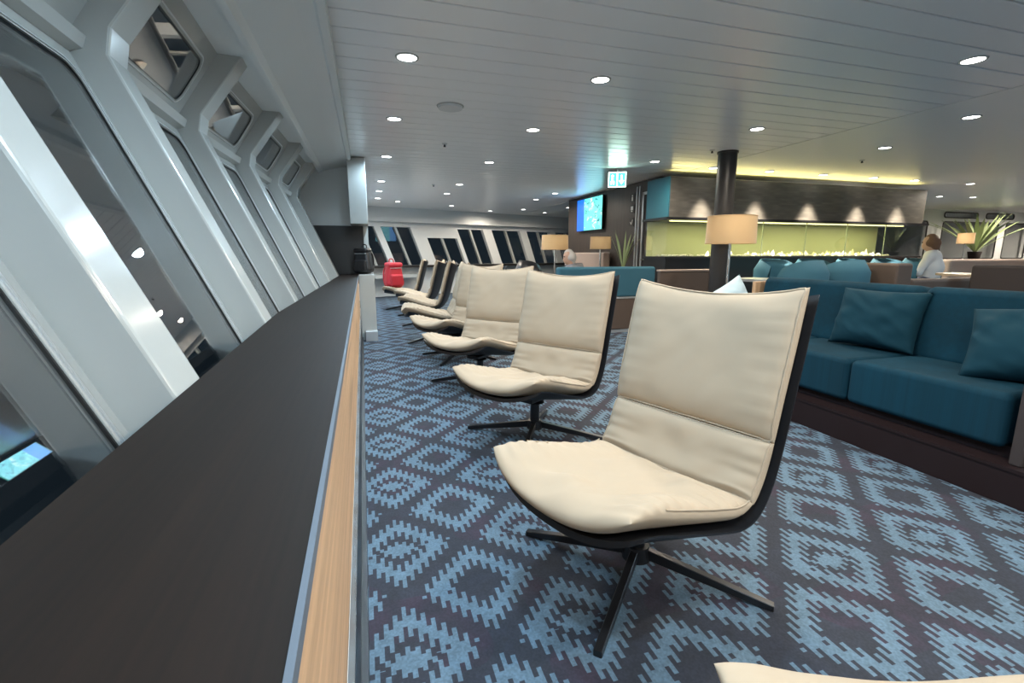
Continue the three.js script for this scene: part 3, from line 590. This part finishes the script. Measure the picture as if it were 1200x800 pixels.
// ------------------------------------------------------------------ seating nook below the television
{
  const s = thing('teal_banquette', 'teal banquette with brown base panel and light line below the television', 'banquette', [2.45, 0, -5.92]);
  mesh('base_panel', bx(0, 1.50, 0.05, 0.48, -0.06, 0), M.brown, s);
  mesh('light_line', bx(0.0, 1.50, 0.0, 0.04, -0.05, -0.005), M.alu, s);
  mesh('cap_rail', bx(-0.01, 1.51, 0.48, 0.50, -0.08, 0.01), M.alu, s);
  mesh('backrest', rbx(0.0, 1.50, 0.50, 0.92, -0.16, -0.02, 0.04), M.tealPlain, s);
  mesh('seat', rbx(0.0, 1.50, 0.30, 0.47, -0.70, -0.07, 0.04), M.tealPlain, s);
}
{
  const p = thing('low_partition', 'low brown partition with pale cap before the fire tank', 'partition', [3.62, 0, -5.35]);
  mesh('panel', bx(0, 0.78, 0, 0.87, -0.06, 0), M.brown, p); mesh('cap', rbx(-0.01, 0.79, 0.87, 0.895, -0.075, 0.015, 0.006), M.taupe, p);
}
{
  const s = thing('taupe_banquette', 'taupe upholstered wall bench below the television', 'banquette', [3.55, 0, -7.85]);
  mesh('seat', rbx(0.0, 0.58, 0.2, 0.46, -1.8, 0, 0.03), M.taupe, s); mesh('backrest', rbx(0.56, 0.70, 0.2, 1.12, -1.8, 0, 0.03), M.taupe, s); mesh('base', bx(0.05, 0.6, 0, 0.2, -1.75, -0.05), M.brownDark, s);
}
{
  const t = thing('lamp_console', 'dark side table carrying the smaller lamp and a palm', 'table', [3.92, 0, -7.3]);
  mesh('top', rbx(-0.3, 0.30, 0.585, 0.62, -0.45, 0.45, 0.01), M.brownDark, t);
  for (const [x, z] of [[-0.26, -0.41], [0.26, -0.41], [-0.26, 0.41], [0.26, 0.41]]) mesh('leg', bx(x - 0.025, x + 0.025, 0, 0.585, z - 0.025, z + 0.025), M.brownDark, t);
}
function tubChair(name, label, pos, turn, m, group, hgt = 0.86, w = 0.6) {
  const t = thing(name, label, 'armchair', pos, turn, group);
  const R = w / 2;
  const shell = gridGeo(30, 10, (u, v) => { const a = -Math.PI * 0.62 + u * Math.PI * 1.24, h = lerp(0.16, hgt - 0.10 * Math.pow(Math.abs(u - 0.5) * 2, 3), Math.min(v / 0.45, 1)), rr = v < 0.5 ? R : R - 0.075, y = v < 0.5 ? lerp(0.16, hgt - 0.10 * Math.pow(Math.abs(u - 0.5) * 2, 3), v / 0.5) : lerp(hgt - 0.10 * Math.pow(Math.abs(u - 0.5) * 2, 3), 0.3, (v - 0.5) / 0.5); return V(-Math.cos(a) * rr * (0.97 + 0.05 * y), y, Math.sin(a) * rr * (0.97 + 0.05 * y)); });
  shell.computeVertexNormals(); const m2 = m.clone(); m2.side = THREE.DoubleSide;
  mesh('backrest', shell, m2, t);
  mesh('seat', (() => { const g = cyl(R * 0.86, R * 0.88, 0.18, 0.43, 30); return g; })(), m, t);
  for (const [x, z] of [[-0.17, -0.17], [0.17, -0.17], [-0.17, 0.17], [0.17, 0.17]]) mesh('leg', cyl(0.012, 0.016, 0, 0.19, 10).translate(x, 0, z), M.black, t);
  return t;
}
{
  const grp = 'teal tub chairs before the fire tank';
  const a = tubChair('tub_chair', 'teal tub chair backed against the glass fire tank, back row', [5.42, PLAT, -5.25], -Math.PI / 2, M.tealPlain, grp);
  for (const x of [6.09, 6.84, 7.55, 8.22]) copyOf(a, [x, PLAT, -5.25], -Math.PI / 2, null, grp, 'tub_chair');
  copyOf(a, [4.68, PLAT, -4.25], Math.PI / 2 + 0.3, 'teal tub chair with its back to the walkway column, front row', 'teal tub chairs of the front row', 'tub_chair');
  copyOf(a, [5.36, PLAT, -4.3], Math.PI / 2 + 0.1, 'teal tub chair beside the brown booth end, front row', 'teal tub chairs of the front row', 'tub_chair');
  tubChair('tub_chair', 'black tub chair beside the seated person', [2.45, 0, -7.1], 0.3, M.black, null, 1.0, 0.5);
  tubChair('tub_chair', 'grey tub chair under the seated person in a grey jumper', [3.12, 0, -7.2], Math.PI * 0.95, mat(0.2, 0.2, 0.22, 0.8), null, 0.95, 0.62);
}
function roundTable(label, pos, r, h, topM) { const t = thing('round_table', label, 'table', pos); mesh('top', cyl(r, r, h - 0.03, h, 36), topM, t); mesh('stem', cyl(0.03, 0.03, 0.02, h - 0.03, 14), M.black, t); mesh('foot', cyl(0.2, 0.18, 0, 0.02, 28), M.black, t); return t; }
roundTable('round dark table under the lamp near the far windows', [3.22, 0, -8.0], 0.28, 0.62, M.brownDark);
roundTable('small round grey table beside the dark column', [4.75, PLAT, -4.85], 0.28, 0.62, M.alu);
roundTable('round pale topped table before the taupe booth', [8.0, PLAT, -4.4], 0.45, 0.66, mat(0.55, 0.42, 0.32, 0.25));
{
  const s = thing('brown_booth', 'brown booth sofa with low back facing the fire tank', 'sofa', [5.72, PLAT, -3.9]);
  mesh('arm', rbx(0, 0.25, 0, 0.82, -0.6, 0, 0.03), M.brown, s); mesh('backrest', rbx(0.25, 1.55, 0, 0.64, -0.14, 0, 0.04), M.brown, s); mesh('seat', rbx(0.25, 1.55, 0.1, 0.42, -0.65, -0.14, 0.04), M.taupe, s);
  const b = thing('taupe_booth', 'taupe booth sofa under the palm and small lamp', 'sofa', [7.9, PLAT, -5.25]);
  mesh('backrest', rbx(0.95, 3.2, 0, 0.84, -0.2, 0, 0.05), M.taupe, b); mesh('seat', rbx(0.95, 3.2, 0.1, 0.44, 0.0, 0.5, 0.04), M.taupe, b);
  const d = thing('brown_armchair', 'dark brown square armchair beyond the teal sofa back', 'armchair', [6.75, PLAT, -3.15]);
  mesh('backrest', rbx(0, 0.16, 0.0, 0.80, -0.65, 0, 0.03), M.brownDark, d); mesh('seat', rbx(0.16, 0.75, 0.1, 0.42, -0.6, -0.05, 0.04), M.brownDark, d);
  for (const z of [-0.65, -0.10]) mesh('arm', rbx(0.1, 0.75, 0.0, 0.6, z, z + 0.1, 0.03), M.brownDark, d);
  const c = thing('window_sideboard', 'long dark sideboard under the rounded windows', 'sideboard', [0, 0, -8.2]);
  mesh('top', bx(12.6, 18.2, 0.90, 0.93, -0.9, 0.6), M.brownDark, c); mesh('body', bx(12.7, 18.1, PLAT, 0.90, -0.85, 0.5), M.brownDark, c);
}

// ------------------------------------------------------------------ people
function body(bones, cell, k = 0.05) { // bones: [a, b, ra, rb]
  const bb = new THREE.Box3(); for (const [a, b, ra, rb] of bones) { bb.expandByPoint(a.clone().addScalar(ra + 0.04)); bb.expandByPoint(a.clone().addScalar(-ra - 0.04)); bb.expandByPoint(b.clone().addScalar(rb + 0.04)); bb.expandByPoint(b.clone().addScalar(-rb - 0.04)); }
  const c = bb.getCenter(V()), sz = bb.getSize(V()), half = Math.max(sz.x, sz.y, sz.z) / 2 * 1.08, res = Math.ceil(2 * half / cell);
  const mc = new MarchingCubes(res, M.skin, false, false, 60000); mc.isolation = 0;
  const p = V(), ab = V(), ap = V();
  for (let z = 0; z < res; z++) for (let y = 0; y < res; y++) for (let x = 0; x < res; x++) {
    p.set((x - res / 2) / (res / 2) * half + c.x, (y - res / 2) / (res / 2) * half + c.y, (z - res / 2) / (res / 2) * half + c.z);
    let d = 1e3;
    for (const [a, b, ra, rb] of bones) { ab.subVectors(b, a); ap.subVectors(p, a); const t = Math.min(1, Math.max(0, ap.dot(ab) / Math.max(1e-9, ab.lengthSq()))); const q = ap.addScaledVector(ab, -t).length() - lerp(ra, rb, t); const h = Math.max(k - Math.abs(d - q), 0) / k; d = Math.min(d, q) - h * h * k * 0.25; }
    mc.field[x + y * res + z * res * res] = -d;
  }
  mc.update();
  const n = mc.count, g = new THREE.BufferGeometry(); g.setAttribute('position', new THREE.BufferAttribute(mc.positionArray.slice(0, n * 3), 3));
  g.scale(half, half, half); g.translate(c.x, c.y, c.z); let w = mergeVertices(g, 1e-4); w.computeVertexNormals(); return w;
}
// seated figure, facing local +x, seat at y = 0.45
function seatedPerson(label, pos, turn, cloth, trousers, hair) {
  const t = thing('person', label, 'person', pos, turn);
  const B = (a, b, ra, rb) => [V(...a), V(...b), ra, rb], s = [-1, 1];
  const bones = [B([-0.05, 0.54, 0], [-0.10, 0.80, 0], 0.14, 0.135), B([-0.10, 0.80, 0], [-0.08, 0.98, 0], 0.135, 0.11), B([-0.08, 0.98, -0.13], [-0.08, 0.98, 0.13], 0.07, 0.07), B([-0.08, 1.0, 0], [-0.05, 1.12, 0], 0.055, 0.05), B([-0.045, 1.17, 0], [-0.02, 1.24, 0], 0.085, 0.095), B([0.02, 1.14, 0], [0.04, 1.16, 0], 0.05, 0.045)];
  for (const k of s) bones.push(B([0, 0.53, 0.09 * k], [0.42, 0.53, 0.11 * k], 0.085, 0.062), B([0.42, 0.53, 0.11 * k], [0.46, 0.09, 0.12 * k], 0.06, 0.042), B([0.45, 0.05, 0.12 * k], [0.60, 0.035, 0.14 * k], 0.042, 0.034), B([-0.08, 0.97, 0.18 * k], [0.02, 0.72, 0.24 * k], 0.055, 0.042), B([0.02, 0.72, 0.24 * k], [0.26, 0.66, 0.14 * k], 0.042, 0.032));
  mesh('body', body(bones, 0.02, 0.04), M.skin, t);
  // hands with five fingers each
  for (const k of s) { const hb = [B([0.25, 0.66, 0.145 * k], [0.31, 0.645, 0.125 * k], 0.03, 0.032)]; for (let i = 0; i < 4; i++) hb.push(B([0.32, 0.64, (0.10 + 0.018 * i) * k], [0.37, 0.625 - 0.004 * i, (0.09 + 0.02 * i) * k], 0.009, 0.008), B([0.37, 0.625 - 0.004 * i, (0.09 + 0.02 * i) * k], [0.385 - 0.006 * Math.abs(i - 1), 0.605, (0.09 + 0.02 * i) * k], 0.008, 0.007)); hb.push(B([0.28, 0.66, 0.11 * k], [0.31, 0.665, 0.07 * k], 0.011, 0.009)); mesh('hand', body(hb, 0.006, 0.008), M.skin, t); }
  const top = bones.filter((b, i) => i < 3).map(([a, b, r, q]) => [a, b, r + 0.014, q + 0.014]); for (const i of [9, 10, 14, 15]) { const [a, b, r, q] = bones[i]; top.push([a, b, r + 0.014, q + 0.012]); }
  mesh('shirt', body(top, 0.02, 0.05), cloth, t);
  const leg = []; for (const i of [6, 7, 11, 12]) { const [a, b, r, q] = bones[i]; leg.push([a, b, r + 0.014, q + 0.014]); } leg.push([V(-0.05, 0.54, -0.05), V(-0.05, 0.54, 0.05), 0.148, 0.148]);
  mesh('trousers', body(leg, 0.02, 0.04), trousers, t);
  mesh('hair', body([B([-0.06, 1.22, -0.02], [-0.03, 1.275, 0.02], 0.098, 0.09), B([-0.09, 1.15, 0], [-0.09, 1.2, 0], 0.07, 0.08)], 0.015, 0.03), hair, t);
  for (const k of s) { const g = new THREE.SphereGeometry(0.012, 10, 8); g.translate(0.07, 1.22, 0.035 * k); mesh('eye', g, M.black, t); }
  return t;
}
seatedPerson('person in a white shirt with brown hair seated beside the fire tank', [8.22, PLAT, -5.22], Math.PI * 0.6, mat(0.75, 0.75, 0.75, 0.8), mat(0.05, 0.06, 0.1, 0.8), mat(0.16, 0.085, 0.05, 0.7)).scale.setScalar(0.9);
seatedPerson('person in a grey jumper and pale jeans seated near the far lamp', [3.12, 0, -7.2], Math.PI * 0.95, mat(0.22, 0.22, 0.25, 0.85), mat(0.28, 0.42, 0.52, 0.8), mat(0.55, 0.52, 0.5, 0.7)).scale.setScalar(0.86);

// ------------------------------------------------------------------ bags
function rucksack(label, pos, turn, m, s) {
  const t = thing('rucksack', label, 'bag', pos, turn);
  mesh('bag_body', (() => { const g = rbx(-0.14, 0.14, 0, 0.5, -0.19, 0.19, 0.1, 6); const p = g.attributes.position; for (let i = 0; i < p.count; i++) { const y = p.getY(i), k = 1 - 0.28 * sm(0.15, 0.5, y); p.setX(i, p.getX(i) * k); p.setZ(i, p.getZ(i) * k); } g.scale(s, s, s); g.computeVertexNormals(); return g; })(), m, t);
  mesh('front_pocket', rbx(0.10 * s, 0.18 * s, 0.04 * s, 0.27 * s, -0.13 * s, 0.13 * s, 0.05 * s, 4), m, t);
  mesh('lid', rbx(-0.12 * s, 0.14 * s, 0.40 * s, 0.50 * s, -0.15 * s, 0.15 * s, 0.05 * s, 4), m, t);
  mesh('zip', rbx(0.125 * s, 0.135 * s, 0.385 * s, 0.395 * s, -0.12 * s, 0.12 * s, 0.003), M.alu, t);
  mesh('top_loop', tube([V(-0.08 * s, 0.49 * s, -0.05 * s), V(-0.09 * s, 0.56 * s, -0.03 * s), V(-0.09 * s, 0.56 * s, 0.03 * s), V(-0.08 * s, 0.49 * s, 0.05 * s)], 0.012 * s, 20, 6), m, t);
  for (const k of [-1, 1]) mesh('strap', tube([V(-0.10 * s, 0.46 * s, 0.08 * k * s), V(-0.19 * s, 0.36 * s, 0.11 * k * s), V(-0.19 * s, 0.18 * s, 0.13 * k * s), V(-0.11 * s, 0.05 * s, 0.14 * k * s)], 0.018 * s, 24, 6), m, t);
  return t;
}
rucksack('red rucksack resting on a far cream armchair', [0.50, 0.43, -9.75], -1.2, M.red, 1.0);
rucksack('black rucksack with looped straps at the end of the counter', [-0.04, 0.842, -6.52], -2.0, M.black, 0.66);

renderer.render(scene, camera);
